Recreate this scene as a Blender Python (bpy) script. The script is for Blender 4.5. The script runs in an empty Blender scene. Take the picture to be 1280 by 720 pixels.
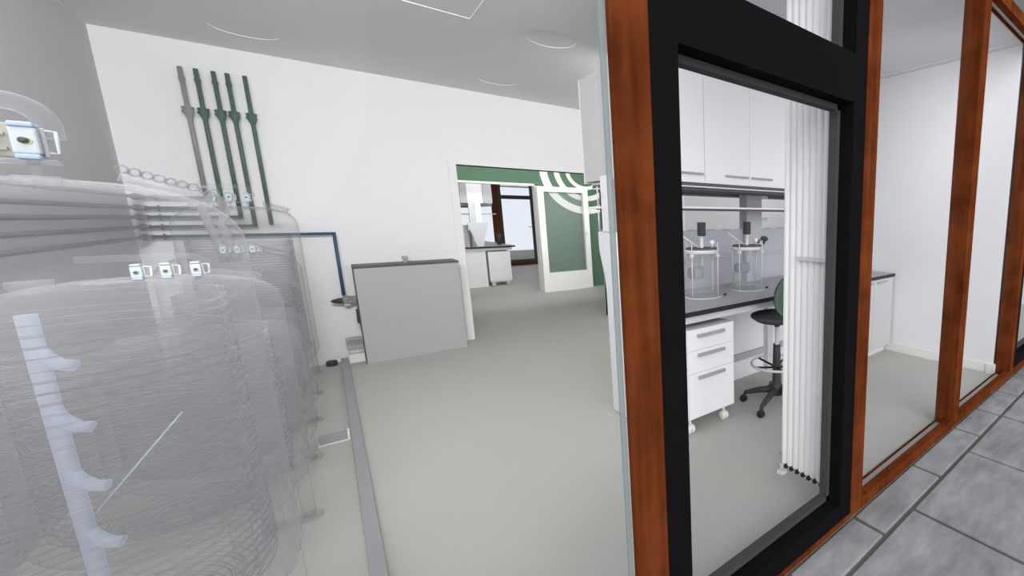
import bpy, bmesh, math, random
from mathutils import Vector, Matrix
random.seed(7)
SC = bpy.context.scene
COL = SC.collection
PI = math.pi

# ------------------------------------------------------------------ materials
def new_mat(name):
    m = bpy.data.materials.new(name); m.use_nodes = True
    nt = m.node_tree; nt.nodes.clear()
    out = nt.nodes.new('ShaderNodeOutputMaterial')
    return m, nt, out

def lin(c):
    return tuple(((v/255.0)/12.92 if v/255.0 <= 0.04045 else ((v/255.0+0.055)/1.055)**2.4) for v in c)

def paint(name, rgb, rough=0.6, var=0.03, scale=6.0, metallic=0.0, spec=0.3, linear=True):
    m, nt, out = new_mat(name)
    b = nt.nodes.new('ShaderNodeBsdfPrincipled')
    tc = nt.nodes.new('ShaderNodeTexCoord')
    n = nt.nodes.new('ShaderNodeTexNoise'); n.inputs['Scale'].default_value = scale; n.inputs['Detail'].default_value = 3
    r = nt.nodes.new('ShaderNodeValToRGB')
    lo = [max(0, v*(1-var)) for v in rgb]; hi = [min(1, v*(1+var)) for v in rgb]
    r.color_ramp.elements[0].position = 0.3; r.color_ramp.elements[1].position = 0.7
    r.color_ramp.elements[0].color = (*lo, 1); r.color_ramp.elements[1].color = (*hi, 1)
    nt.links.new(tc.outputs['Object'], n.inputs['Vector'])
    nt.links.new(n.outputs['Fac'], r.inputs['Fac']); nt.links.new(r.outputs['Color'], b.inputs['Base Color'])
    b.inputs['Roughness'].default_value = rough; b.inputs['Metallic'].default_value = metallic
    b.inputs['Specular IOR Level'].default_value = spec
    nt.links.new(b.outputs[0], out.inputs['Surface'])
    return m

def wood(name, dark, light):
    m, nt, out = new_mat(name)
    b = nt.nodes.new('ShaderNodeBsdfPrincipled')
    tc = nt.nodes.new('ShaderNodeTexCoord'); mp = nt.nodes.new('ShaderNodeMapping')
    mp.inputs['Scale'].default_value = (26, 26, 1.6)
    n = nt.nodes.new('ShaderNodeTexNoise'); n.inputs['Scale'].default_value = 1.0; n.inputs['Detail'].default_value = 5
    n2 = nt.nodes.new('ShaderNodeTexNoise'); n2.inputs['Scale'].default_value = 5.0; n2.inputs['Detail'].default_value = 2
    mix = nt.nodes.new('ShaderNodeMath'); mix.operation = 'MULTIPLY_ADD'; mix.inputs[1].default_value = 0.6
    r = nt.nodes.new('ShaderNodeValToRGB')
    r.color_ramp.elements[0].position = 0.4; r.color_ramp.elements[1].position = 0.95
    r.color_ramp.elements[0].color = (*dark, 1); r.color_ramp.elements[1].color = (*light, 1)
    nt.links.new(tc.outputs['Object'], mp.inputs['Vector']); nt.links.new(mp.outputs[0], n.inputs['Vector'])
    nt.links.new(tc.outputs['Object'], n2.inputs['Vector'])
    sc = nt.nodes.new('ShaderNodeMath'); sc.operation = 'MULTIPLY'; sc.inputs[1].default_value = 0.7
    nt.links.new(n2.outputs['Fac'], sc.inputs[0])
    nt.links.new(n.outputs['Fac'], mix.inputs[0]); nt.links.new(sc.outputs[0], mix.inputs[2])
    nt.links.new(mix.outputs[0], r.inputs['Fac']); nt.links.new(r.outputs['Color'], b.inputs['Base Color'])
    b.inputs['Roughness'].default_value = 0.9; b.inputs['Specular IOR Level'].default_value = 0.0
    nt.links.new(b.outputs[0], out.inputs['Surface'])
    return m

def stone(name, a, c):
    m, nt, out = new_mat(name)
    b = nt.nodes.new('ShaderNodeBsdfPrincipled')
    tc = nt.nodes.new('ShaderNodeTexCoord')
    mp = nt.nodes.new('ShaderNodeMapping'); mp.inputs['Scale'].default_value = (3.0, 9.0, 3.0); mp.inputs['Rotation'].default_value = (0, 0, 0.5)
    n = nt.nodes.new('ShaderNodeTexNoise'); n.inputs['Scale'].default_value = 1.3; n.inputs['Detail'].default_value = 6; n.inputs['Roughness'].default_value = 0.65
    n2 = nt.nodes.new('ShaderNodeTexNoise'); n2.inputs['Scale'].default_value = 2.2; n2.inputs['Detail'].default_value = 4
    ad = nt.nodes.new('ShaderNodeMath'); ad.operation = 'ADD'
    hf = nt.nodes.new('ShaderNodeMath'); hf.operation = 'MULTIPLY'; hf.inputs[1].default_value = 0.5
    r = nt.nodes.new('ShaderNodeValToRGB')
    r.color_ramp.elements[0].position = 0.32; r.color_ramp.elements[1].position = 0.68
    r.color_ramp.elements[0].color = (*a, 1); r.color_ramp.elements[1].color = (*c, 1)
    nt.links.new(tc.outputs['Object'], mp.inputs['Vector']); nt.links.new(mp.outputs[0], n.inputs['Vector'])
    nt.links.new(tc.outputs['Object'], n2.inputs['Vector'])
    nt.links.new(n.outputs['Fac'], ad.inputs[0]); nt.links.new(n2.outputs['Fac'], ad.inputs[1])
    nt.links.new(ad.outputs[0], hf.inputs[0]); nt.links.new(hf.outputs[0], r.inputs['Fac'])
    nt.links.new(r.outputs['Color'], b.inputs['Base Color'])
    b.inputs['Roughness'].default_value = 0.85; b.inputs['Specular IOR Level'].default_value = 0.2
    bp = nt.nodes.new('ShaderNodeBump'); bp.inputs['Strength'].default_value = 0.25; bp.inputs['Distance'].default_value = 0.01
    nt.links.new(hf.outputs[0], bp.inputs['Height']); nt.links.new(bp.outputs[0], b.inputs['Normal'])
    nt.links.new(b.outputs[0], out.inputs['Surface'])
    return m

def clear(name, rgb, fac, rim=0.0, tint=(1, 1, 1)):
    """see-through plastic or glass: part of the light passes, the rest is scattered; rims of the wall look denser"""
    m, nt, out = new_mat(name)
    t = nt.nodes.new('ShaderNodeBsdfTransparent'); t.inputs['Color'].default_value = (*tint, 1)
    d = nt.nodes.new('ShaderNodeBsdfDiffuse'); d.inputs['Color'].default_value = (*rgb, 1)
    tl = nt.nodes.new('ShaderNodeBsdfTranslucent'); tl.inputs['Color'].default_value = (*rgb, 1)
    ml = nt.nodes.new('ShaderNodeMixShader'); ml.inputs[0].default_value = 0.5
    nt.links.new(d.outputs[0], ml.inputs[1]); nt.links.new(tl.outputs[0], ml.inputs[2])
    mx = nt.nodes.new('ShaderNodeMixShader')
    lw = nt.nodes.new('ShaderNodeLayerWeight'); lw.inputs['Blend'].default_value = 0.5
    pw = nt.nodes.new('ShaderNodeMath'); pw.operation = 'POWER'; pw.inputs[1].default_value = 4.0
    ma = nt.nodes.new('ShaderNodeMath'); ma.operation = 'MULTIPLY_ADD'; ma.inputs[1].default_value = rim; ma.inputs[2].default_value = fac
    nt.links.new(lw.outputs['Facing'], pw.inputs[0]); nt.links.new(pw.outputs[0], ma.inputs[0])
    nt.links.new(ma.outputs[0], mx.inputs[0])
    nt.links.new(t.outputs[0], mx.inputs[1]); nt.links.new(ml.outputs[0], mx.inputs[2])
    nt.links.new(mx.outputs[0], out.inputs['Surface'])
    return m

def pane_mat(name, tint=(0.99, 0.992, 0.992), gloss=0.004):
    m, nt, out = new_mat(name)
    t = nt.nodes.new('ShaderNodeBsdfTransparent'); t.inputs['Color'].default_value = (*tint, 1)
    g = nt.nodes.new('ShaderNodeBsdfGlossy'); g.inputs['Roughness'].default_value = 0.02
    mx = nt.nodes.new('ShaderNodeMixShader'); mx.inputs[0].default_value = gloss
    nt.links.new(t.outputs[0], mx.inputs[1]); nt.links.new(g.outputs[0], mx.inputs[2]); nt.links.new(mx.outputs[0], out.inputs['Surface'])
    return m

M = {}
M['wall'] = paint('white wall paint', (0.84, 0.84, 0.855), 0.9, 0.008, 2, spec=0.05)
M['wall_warm'] = paint('off white skirting', (0.80, 0.81, 0.77), 0.8, 0.01, 3, spec=0.1)
M['wall_shaded'] = paint('grey wall tone', (0.53, 0.53, 0.545), 0.9, 0.012, 2, spec=0.05)  # shade of the unlit left wall put into its base colour
M['wall_side'] = paint('pale grey wall tone', (0.82, 0.82, 0.84), 0.9, 0.008, 2, spec=0.05)
M['ceiling'] = paint('grey ceiling paint', (0.76, 0.76, 0.77), 0.95, 0.012, 1.5, spec=0.02)
M['ceiling_rim'] = paint('pale ceiling trim', (0.85, 0.85, 0.86), 0.7, 0.01)
M['floor'] = paint('grey green resin floor', (0.475, 0.47, 0.436), 0.5, 0.02, 1.2, spec=0.12)
M['green'] = paint('green mural paint', (0.098, 0.18, 0.12), 0.85, 0.02, 4, spec=0.05)
M['mural_white'] = paint('white mural paint', (0.84, 0.84, 0.82), 0.85, 0.01, spec=0.05)
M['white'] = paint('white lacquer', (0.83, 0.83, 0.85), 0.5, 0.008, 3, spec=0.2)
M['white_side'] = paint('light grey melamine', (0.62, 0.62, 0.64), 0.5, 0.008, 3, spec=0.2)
M['carcass'] = paint('darkened cabinet grey', (0.50, 0.50, 0.51), 0.5, 0.008, 3, spec=0.2)
M['white_grey'] = paint('grey white metal', (0.66, 0.67, 0.70), 0.45, 0.01, 4, spec=0.3)
M['bracket_grey'] = paint('mid grey powder coat', (0.42, 0.43, 0.45), 0.5, 0.02, 5)
M['black_top'] = paint('black laminate edge', (0.022, 0.022, 0.026), 0.45, 0.05, 9, spec=0.3)
M['worktop'] = paint('dark grey worktop', (0.38, 0.38, 0.395), 0.4, 0.03, 9, spec=0.5)
M['rail'] = paint('charcoal rail', (0.10, 0.10, 0.11), 0.5, 0.03, 6)
M['handle'] = paint('grey aluminium', (0.36, 0.36, 0.38), 0.4, 0.02, 6)
M['splash'] = paint('grey splash panel', (0.44, 0.45, 0.48), 0.5, 0.012, 4, spec=0.2)
M['wood'] = wood('red brown stained timber', (0.062, 0.014, 0.0045), (0.205, 0.052, 0.015))
M['black'] = paint('black window frame', (0.0065, 0.0058, 0.0065), 0.8, 0.06, 8, spec=0.02)
M['gasket'] = paint('dark grey glazing bead', (0.058, 0.058, 0.059), 0.7, 0.03, 8, spec=0.1)
M['pave'] = stone('weathered grey paving', (0.17, 0.17, 0.172), (0.42, 0.42, 0.425))
M['joint'] = stone('dark paving joint', (0.08, 0.08, 0.07), (0.16, 0.155, 0.14))
M['terrace'] = stone('dull green grey terrace', (0.16, 0.165, 0.14), (0.21, 0.215, 0.19))
M['render'] = paint('grey outside render', (0.10, 0.11, 0.105), 0.9, 0.05, 8)
M['cabinet_grey'] = paint('grey cabinet steel', (0.43, 0.43, 0.44), 0.5, 0.01, 3, spec=0.2)
M['cabinet_dark'] = paint('dark grey steel', (0.085, 0.085, 0.09), 0.5, 0.03, 4)
M['pipe_grey'] = paint('grey pipe', (0.27, 0.26, 0.27), 0.5, 0.03, 8)
M['pipe_dark'] = paint('dark grey pipe', (0.14, 0.145, 0.15), 0.5, 0.03, 8)
M['pipe_green'] = paint('dull green pipe', (0.07, 0.125, 0.10), 0.5, 0.03, 8)
M['pipe_blue'] = paint('dull blue pipe', (0.055, 0.095, 0.17), 0.5, 0.03, 8)
M['duct'] = paint('grey cable duct', (0.33, 0.33, 0.34), 0.5, 0.02, 4)
M['dark'] = paint('charcoal plastic', (0.045, 0.046, 0.048), 0.5, 0.04, 9)
M['near_black'] = paint('black rubber', (0.02, 0.02, 0.021), 0.6, 0.04, 9)
M['seat'] = paint('dark grey upholstery', (0.055, 0.058, 0.058), 0.5, 0.04, 20)
M['seat_green'] = paint('grey green upholstery', (0.075, 0.115, 0.09), 0.6, 0.04, 20)
M['chrome'] = paint('pale metal', (0.62, 0.62, 0.64), 0.3, 0.01, 5, spec=0.6)
M['caster_white'] = paint('white caster plastic', (0.80, 0.80, 0.79), 0.5, 0.02, 9)
M['radiator'] = paint('white radiator enamel', (0.88, 0.88, 0.885), 0.4, 0.006, 3, spec=0.25)
M['green_fit'] = paint('bright green fitting', (0.03, 0.17, 0.05), 0.5, 0.03, 8)
M['shell'] = clear('smoky clear vessel wall', (0.56, 0.56, 0.585), 0.10, 0.42)
M['coil'] = clear('clear jacket tube', (0.47, 0.47, 0.49), 0.06, 0.80)
M['clear_part'] = clear('milky clear plastic', (0.60, 0.60, 0.62), 0.22, 0.45)
M['clear_leg'] = clear('frosted clear leg', (0.58, 0.59, 0.58), 0.12, 0.3)
M['hose'] = clear('milky hose', (0.62, 0.62, 0.64), 0.38, 0.5)
M['vent'] = clear('thin clear vent pipe', (0.58, 0.58, 0.60), 0.10, 0.35)
M['ring'] = clear('clear clamp plastic', (0.36, 0.36, 0.38), 0.40, 0.6)
M['riser'] = clear('bluish clear tube', (0.76, 0.80, 0.90), 0.50, 0.3)
M['box_blue'] = paint('pale blue plastic', (0.38, 0.48, 0.64), 0.4, 0.02, 9)
M['box_white'] = paint('pale blue white plastic', (0.54, 0.59, 0.63), 0.4, 0.01, 9)
M['beige'] = paint('beige plate', (0.36, 0.36, 0.31), 0.6, 0.02, 9)
M['yellow'] = paint('yellow ring', (0.65, 0.65, 0.05), 0.5, 0.02, 9)
M['oval'] = paint('dark olive lens', (0.06, 0.07, 0.06), 0.4, 0.02, 9)
M['jar'] = clear('clear jar glass', (0.62, 0.68, 0.70), 0.16, 0.35)
M['pane'] = pane_mat('window glass')
M['door_glass'] = clear('lightly frosted door glass', (0.72, 0.74, 0.76), 0.14)
M['glass_edge'] = clear('green glass edge', (0.42, 0.49, 0.49), 0.62)

# ------------------------------------------------------------------ mesh builder
class MB:
    def __init__(s): s.v = []; s.f = []; s.mi = []; s.smooth = []; s.mats = 0
    def add(s, verts, faces, smooth=False, mi=0):
        o = len(s.v); s.v += [tuple(p) for p in verts]
        for f in faces: s.f.append([o+i for i in f]); s.smooth.append(smooth); s.mi.append(mi)
        return s
    def box(s, x0, x1, y0, y1, z0, z1, mi=0, top=None, rot=None, bevel=0.0):
        """an axis aligned box, edges optionally chamfered; top = other material index for its upper face"""
        x0, x1 = min(x0, x1), max(x0, x1); y0, y1 = min(y0, y1), max(y0, y1); z0, z1 = min(z0, z1), max(z0, z1)
        bv = min(bevel, (x1-x0)*.45, (y1-y0)*.45, (z1-z0)*.45)
        if bv <= 0:
            vs = [(x0,y0,z0),(x1,y0,z0),(x1,y1,z0),(x0,y1,z0),(x0,y0,z1),(x1,y0,z1),(x1,y1,z1),(x0,y1,z1)]
            fs = [(0,3,2,1),(0,1,5,4),(1,2,6,5),(2,3,7,6),(3,0,4,7)]
            tf = [(4,5,6,7)]
            if rot: vs = [tuple(rot @ Vector(p)) for p in vs]
            o = len(s.v); s.v += vs
            for f in fs: s.f.append([o+i for i in f]); s.smooth.append(False); s.mi.append(mi)
            for f in tf: s.f.append([o+i for i in f]); s.smooth.append(False); s.mi.append(mi if top is None else top)
            return s
        bm = bmesh.new()
        bmesh.ops.create_cube(bm, size=1.0)
        for v in bm.verts:
            v.co = Vector(((x0+x1)/2+v.co.x*(x1-x0), (y0+y1)/2+v.co.y*(y1-y0), (z0+z1)/2+v.co.z*(z1-z0)))
        bmesh.ops.bevel(bm, geom=bm.edges[:], offset=bv, segments=2, affect='EDGES', profile=0.5)
        bm.verts.index_update(); bm.normal_update()
        o = len(s.v)
        s.v += [tuple(rot @ v.co) if rot else tuple(v.co) for v in bm.verts]
        for f in bm.faces:
            s.f.append([o+v.index for v in f.verts]); s.smooth.append(False)
            s.mi.append(top if (top is not None and f.normal.z > 0.9) else mi)
        bm.free(); return s
    def tube(s, pts, r, n=12, closed=False, caps=True, mi=0, smooth=True):
        """a round tube along a polyline; r one radius or one per point"""
        pts = [Vector(p) for p in pts]; k = len(pts)
        rs = r if isinstance(r, (list, tuple)) else [r]*k
        vs = []; prev = None
        for i, p in enumerate(pts):
            if closed: t = (pts[(i+1) % k]-pts[i-1])
            else: t = pts[min(i+1, k-1)]-pts[max(i-1, 0)]
            t.normalize()
            if prev is None:
                a = Vector((0, 0, 1)) if abs(t.z) < .9 else Vector((1, 0, 0))
                u = t.cross(a).normalized()
            else:
                u = (prev - t*prev.dot(t)).normalized()
            prev = u; w = t.cross(u)
            vs += [p+(u*math.cos(2*PI*j/n)+w*math.sin(2*PI*j/n))*rs[i] for j in range(n)]
        fs = []
        for i in range(k if closed else k-1):
            a = i*n; b = ((i+1) % k)*n
            for j in range(n): fs.append((a+j, a+(j+1) % n, b+(j+1) % n, b+j))
        s.add(vs, fs, smooth, mi)
        if caps and not closed:
            o = len(s.v)-len(vs)
            s.f.append([o+j for j in range(n)][::-1]); s.smooth.append(False); s.mi.append(mi)
            s.f.append([o+(k-1)*n+j for j in range(n)]); s.smooth.append(False); s.mi.append(mi)
        return s
    def lathe(s, prof, c=(0, 0, 0), n=32, mi=0, smooth=True, axis='z', cap=False):
        """turn (r, h) pairs round an axis through c"""
        vs = []; fs = []
        for r, h in prof:
            for j in range(n):
                a = 2*PI*j/n; x, y = r*math.cos(a), r*math.sin(a)
                p = {'z': (x, y, h), 'x': (h, x, y), 'y': (x, h, -y)}[axis]
                vs.append((c[0]+p[0], c[1]+p[1], c[2]+p[2]))
        for i in range(len(prof)-1):
            for j in range(n):
                fs.append((i*n+j, i*n+(j+1) % n, (i+1)*n+(j+1) % n, (i+1)*n+j))
        s.add(vs, fs, smooth, mi)
        return s
    def torus(s, c, R, r, axis='z', n=24, m=8, mi=0):
        pts = []
        for i in range(n):
            a = 2*PI*i/n; x, y = R*math.cos(a), R*math.sin(a)
            pts.append(Vector(c)+Vector({'z': (x, y, 0), 'x': (0, x, y), 'y': (x, 0, y)}[axis]))
        return s.tube(pts, r, m, closed=True, mi=mi)
    def prism(s, poly, y0, y1, axis='y', mi=0):
        """extrude a polygon: axis 'y' takes (x, z) pairs, 'x' takes (y, z), 'z' takes (x, y)"""
        n = len(poly)
        def P(a, b, h): return {'y': (a, h, b), 'x': (h, a, b), 'z': (a, b, h)}[axis]
        vs = [P(a, b, y0) for a, b in poly]+[P(a, b, y1) for a, b in poly]
        fs = [tuple(range(n))[::-1], tuple(range(n, 2*n))]+[(i, (i+1) % n, n+(i+1) % n, n+i) for i in range(n)]
        return s.add(vs, fs, False, mi)
    def build(s, name, mats, parent=None, local=False, fix=True):
        off = Vector((0, 0, 0))
        if parent is not None and not local:
            p = parent
            while p is not None: off += p.location; p = p.parent
        me = bpy.data.meshes.new(name)
        me.from_pydata([tuple(Vector(v)-off) for v in s.v], [], s.f)
        for m in (mats if isinstance(mats, (list, tuple)) else [mats]): me.materials.append(m)
        for p, sm, mi in zip(me.polygons, s.smooth, s.mi): p.use_smooth = sm; p.material_index = mi
        if fix:
            bm = bmesh.new(); bm.from_mesh(me); bmesh.ops.recalc_face_normals(bm, faces=bm.faces); bm.to_mesh(me); bm.free()
        o = bpy.data.objects.new(name, me); COL.objects.link(o)
        if parent is not None: o.parent = parent
        return o

def tag(o, label, cat, group=None):
    o['label'] = label; o['category'] = cat
    if group: o['group'] = group
    return o
def thing(name, label, cat, loc=(0, 0, 0), group=None):
    o = bpy.data.objects.new(name, None); COL.objects.link(o); o.location = loc; o.empty_display_size = 0.1
    return tag(o, label, cat, group)
def struct(o):
    o['kind'] = 'structure'; return o
def sempty(name, loc=(0, 0, 0)):
    o = bpy.data.objects.new(name, None); COL.objects.link(o); o.location = loc; o['kind'] = 'structure'; o.empty_display_size = 0.1
    return o
def copy_tree(o, parent=None):
    c = o.copy(); COL.objects.link(c)
    if parent is not None: c.parent = parent
    for ch in list(o.children): copy_tree(ch, c)
    return c
def arc(c, r, a0, a1, n, plane='xz'):
    out = []
    for i in range(n+1):
        a = a0+(a1-a0)*i/n; u, w = r*math.cos(a), r*math.sin(a)
        out.append({'xz': (c[0]+u, c[1], c[2]+w), 'xy': (c[0]+u, c[1]+w, c[2]), 'yz': (c[0], c[1]+u, c[2]+w)}[plane])
    return out

# ------------------------------------------------------------------ main dimensions (metres); camera over the origin
FY, FI = 1.111, 1.25           # street face and room face of the glazed facade
WL, WR = -1.18, 4.70           # side walls of the laboratory
BY = 6.55                      # back wall
CZ = 3.152                     # ceiling height
MY = 9.75                      # corridor wall with the green mural
GY = 15.7                      # facade on the far side of the building

# ------------------------------------------------------------------ setting
def shell():
    struct(MB().box(WL-.1, 9.0, FY+.01, GY+.1, -.12, 0).build('floor', M['floor']))
    struct(MB().box(WL-.15, WL, FI+.02, BY+.15, 0, CZ).build('wall_left', M['wall_shaded']))
    # back wall with its wide opening
    w = MB().box(WL-.15, 1.25, BY, BY+.15, 0, CZ).box(3.16, 9.0, BY, BY+.15, 0, CZ).box(1.25, 3.16, BY, BY+.15, 2.245, CZ)
    wb = struct(w.build('wall_back', M['wall']))
    fr = MB().box(1.165, 1.25, BY-.012, BY+.16, 0, 2.245).box(1.165, 3.22, BY-.012, BY+.16, 2.245, 2.275).box(3.16, 3.22, BY-.012, BY+.16, 0, 2.245)
    fr.build('opening_frame', M['mural_white'], wb)
    # partition on the right
    struct(MB().box(WR, WR+.12, FI+.02, BY, 0, CZ).build('wall_right', M['wall_side']))
    struct(MB().box(WR-.012, WR, FI+.08, BY, 0, .105, bevel=.003).build('baseboard_right', M['wall_warm']))
    struct(MB().box(WR-.02, WR+.13, FI-.005, FI+.08, 0, .105, bevel=.003).build('baseboard_right_end', M['wall_warm']))
    struct(MB().box(WL, 1.165, BY-.012, BY, 0, .012).build('baseboard_back', M['wall_warm']))
    # corridor wall, painted green, with its doorway
    g = MB().box(1.0, 1.85, MY, MY+.14, 0, CZ).box(3.22, 9.0, MY, MY+.14, 0, CZ).box(1.85, 3.22, MY, MY+.14, 2.25, CZ)
    gm = struct(g.build('wall_corridor', M['green']))
    MB().box(1.80, 3.27, MY-.02, MY+.15, 2.235, 2.275, bevel=.004).box(1.80, 1.85, MY-.02, MY+.15, 0, 2.275).box(3.195, 3.27, MY-.02, MY+.15, 0, 2.275).build('doorway_frame', M['mural_white'], gm)
    cx, cz = 4.28, 2.63
    for (ro, ri) in ((.967, .815), (.68, .57), (.436, .357)):
        pts_o = [(cx+ro*math.cos(a), cz+ro*math.sin(a)) for a in [2*PI*i/72 for i in range(72)]]
        pts_i = [(cx+ri*math.cos(a), cz+ri*math.sin(a)) for a in [2*PI*i/72 for i in range(72)]]
        m = MB(); n = 72
        pts_o = [(x, min(z, CZ-.002)) for x, z in pts_o]; pts_i = [(x, min(z, CZ-.002)) for x, z in pts_i]
        vs = [(x, MY-.004, z) for x, z in pts_o]+[(x, MY-.004, z) for x, z in pts_i]+[(x, MY+.001, z) for x, z in pts_o]+[(x, MY+.001, z) for x, z in pts_i]
        fs = []
        for i in range(n):
            j = (i+1) % n
            fs += [(i, j, n+j, n+i), (2*n+i, 3*n+i, 3*n+j, 2*n+j), (i, 2*n+i, 2*n+j, j), (n+i, n+j, 3*n+j, 3*n+i)]
        m.add(vs, fs).build('mural_ring', M['mural_white'], gm)
    # corridor ends and the far room
    struct(MB().box(.85, 1.0, BY+.15, GY, 0, CZ).build('wall_far_left', M['wall']))
    struct(MB().box(9.0, 9.12, FI+.02, GY, 0, CZ).build('wall_far_right', M['wall']))
    # ceilings: the laboratory ceiling has cut-outs for its round lights and a hatch
    X = [WL-.15, -.53, -.03, .405, 1.015, 1.37, 1.87, WR+.05]
    Y = [FI-.05, 3.645, 3.95, 4.245, 4.45, 5.58, 6.08, BY+.02]
    m = MB()
    lights = {(-.28, 5.83): (-.53, -.03, 5.58, 6.08), (1.62, 5.83): (1.37, 1.87, 5.58, 6.08), (1.62, 4.20): (1.37, 1.87, 3.95, 4.45)}
    hatch = (.405, 1.015, 3.645, 4.245)
    def inside(x, y, c): return c[0] < x < c[1] and c[2] < y < c[3]
    for i in range(len(X)-1):
        for j in range(len(Y)-1):
            x, y = (X[i]+X[i+1])/2, (Y[j]+Y[j+1])/2
            if inside(x, y, hatch) or any(inside(x, y, c) for c in lights.values()): continue
            m.add([(X[i], Y[j], CZ), (X[i+1], Y[j], CZ), (X[i+1], Y[j+1], CZ), (X[i], Y[j+1], CZ)], [(0, 1, 2, 3)])
    for (lx, ly), c in lights.items():
        n = 40; vs = []; R = .2
        for k in range(n):
            a = 2*PI*k/n; dx, dy = math.cos(a), math.sin(a); q = .25/max(abs(dx), abs(dy))
            vs += [(lx+R*dx, ly+R*dy, CZ), (lx+q*dx, ly+q*dy, CZ)]
        # square corners
        m.add(vs, [(2*k, 2*k+1, 2*((k+1) % n)+1, 2*((k+1) % n)) for k in range(n)])
    m.box(WL-.15, WR+.05, FI-.05, BY+.02, CZ+.05, CZ+.2)
    struct(m.build('ceiling', M['ceiling'], fix=False))
    struct(MB().box(.85, 9.0, BY+.16, GY+.1, CZ, CZ+.2).build('ceiling_far', M['ceiling']))
    struct(MB().box(WR+.12, 9.0, FI-.05, BY, CZ, CZ+.2).build('ceiling_next', M['ceiling']))
    struct(MB().box(WR-.085, WR-.0, FI, BY, CZ-.004, CZ+.001, mi=1).box(WR-.093, WR-.085, FI, BY, CZ-.006, CZ+.001).build('trim_1', [M['ceiling_rim'], M['ceiling']]))
    for k, (lx, ly) in enumerate(lights):
        t = thing('downlight', ['round flush ceiling light above the tall vessels and pipe risers', 'round flush ceiling light before the corridor opening', 'round flush ceiling light between the hatch and the upper cabinets'][k], 'ceiling light', (lx, ly, CZ), 'round ceiling lights')
        MB().lathe([(.2, 0), (.2, .005)], (lx, ly, CZ), 40).build('rim', M['ceiling_rim'], t, fix=False)
        MB().lathe([(.2, .005), (.1, .005), (.0005, .005)], (lx, ly, CZ), 40).build('diffuser', M['ceiling'], t, fix=False)
    a, b, c, d = hatch
    t = thing('ceiling_hatch', 'square ceiling hatch panel with a thin pale outline', 'ceiling hatch', ((a+b)/2, (c+d)/2, CZ))
    MB().box(a, b, c, d, CZ+.004, CZ+.03).build('panel', M['ceiling'], t)
    MB().box(a, b, d-.006, d, CZ-.0005, CZ+.006).box(a, b, c, c+.003, CZ-.0005, CZ+.006).box(a, a+.003, c, d, CZ-.0005, CZ+.006).box(b-.003, b, c, d, CZ-.0005, CZ+.006).build('rim', M['ceiling_rim'], t)
shell()

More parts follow.
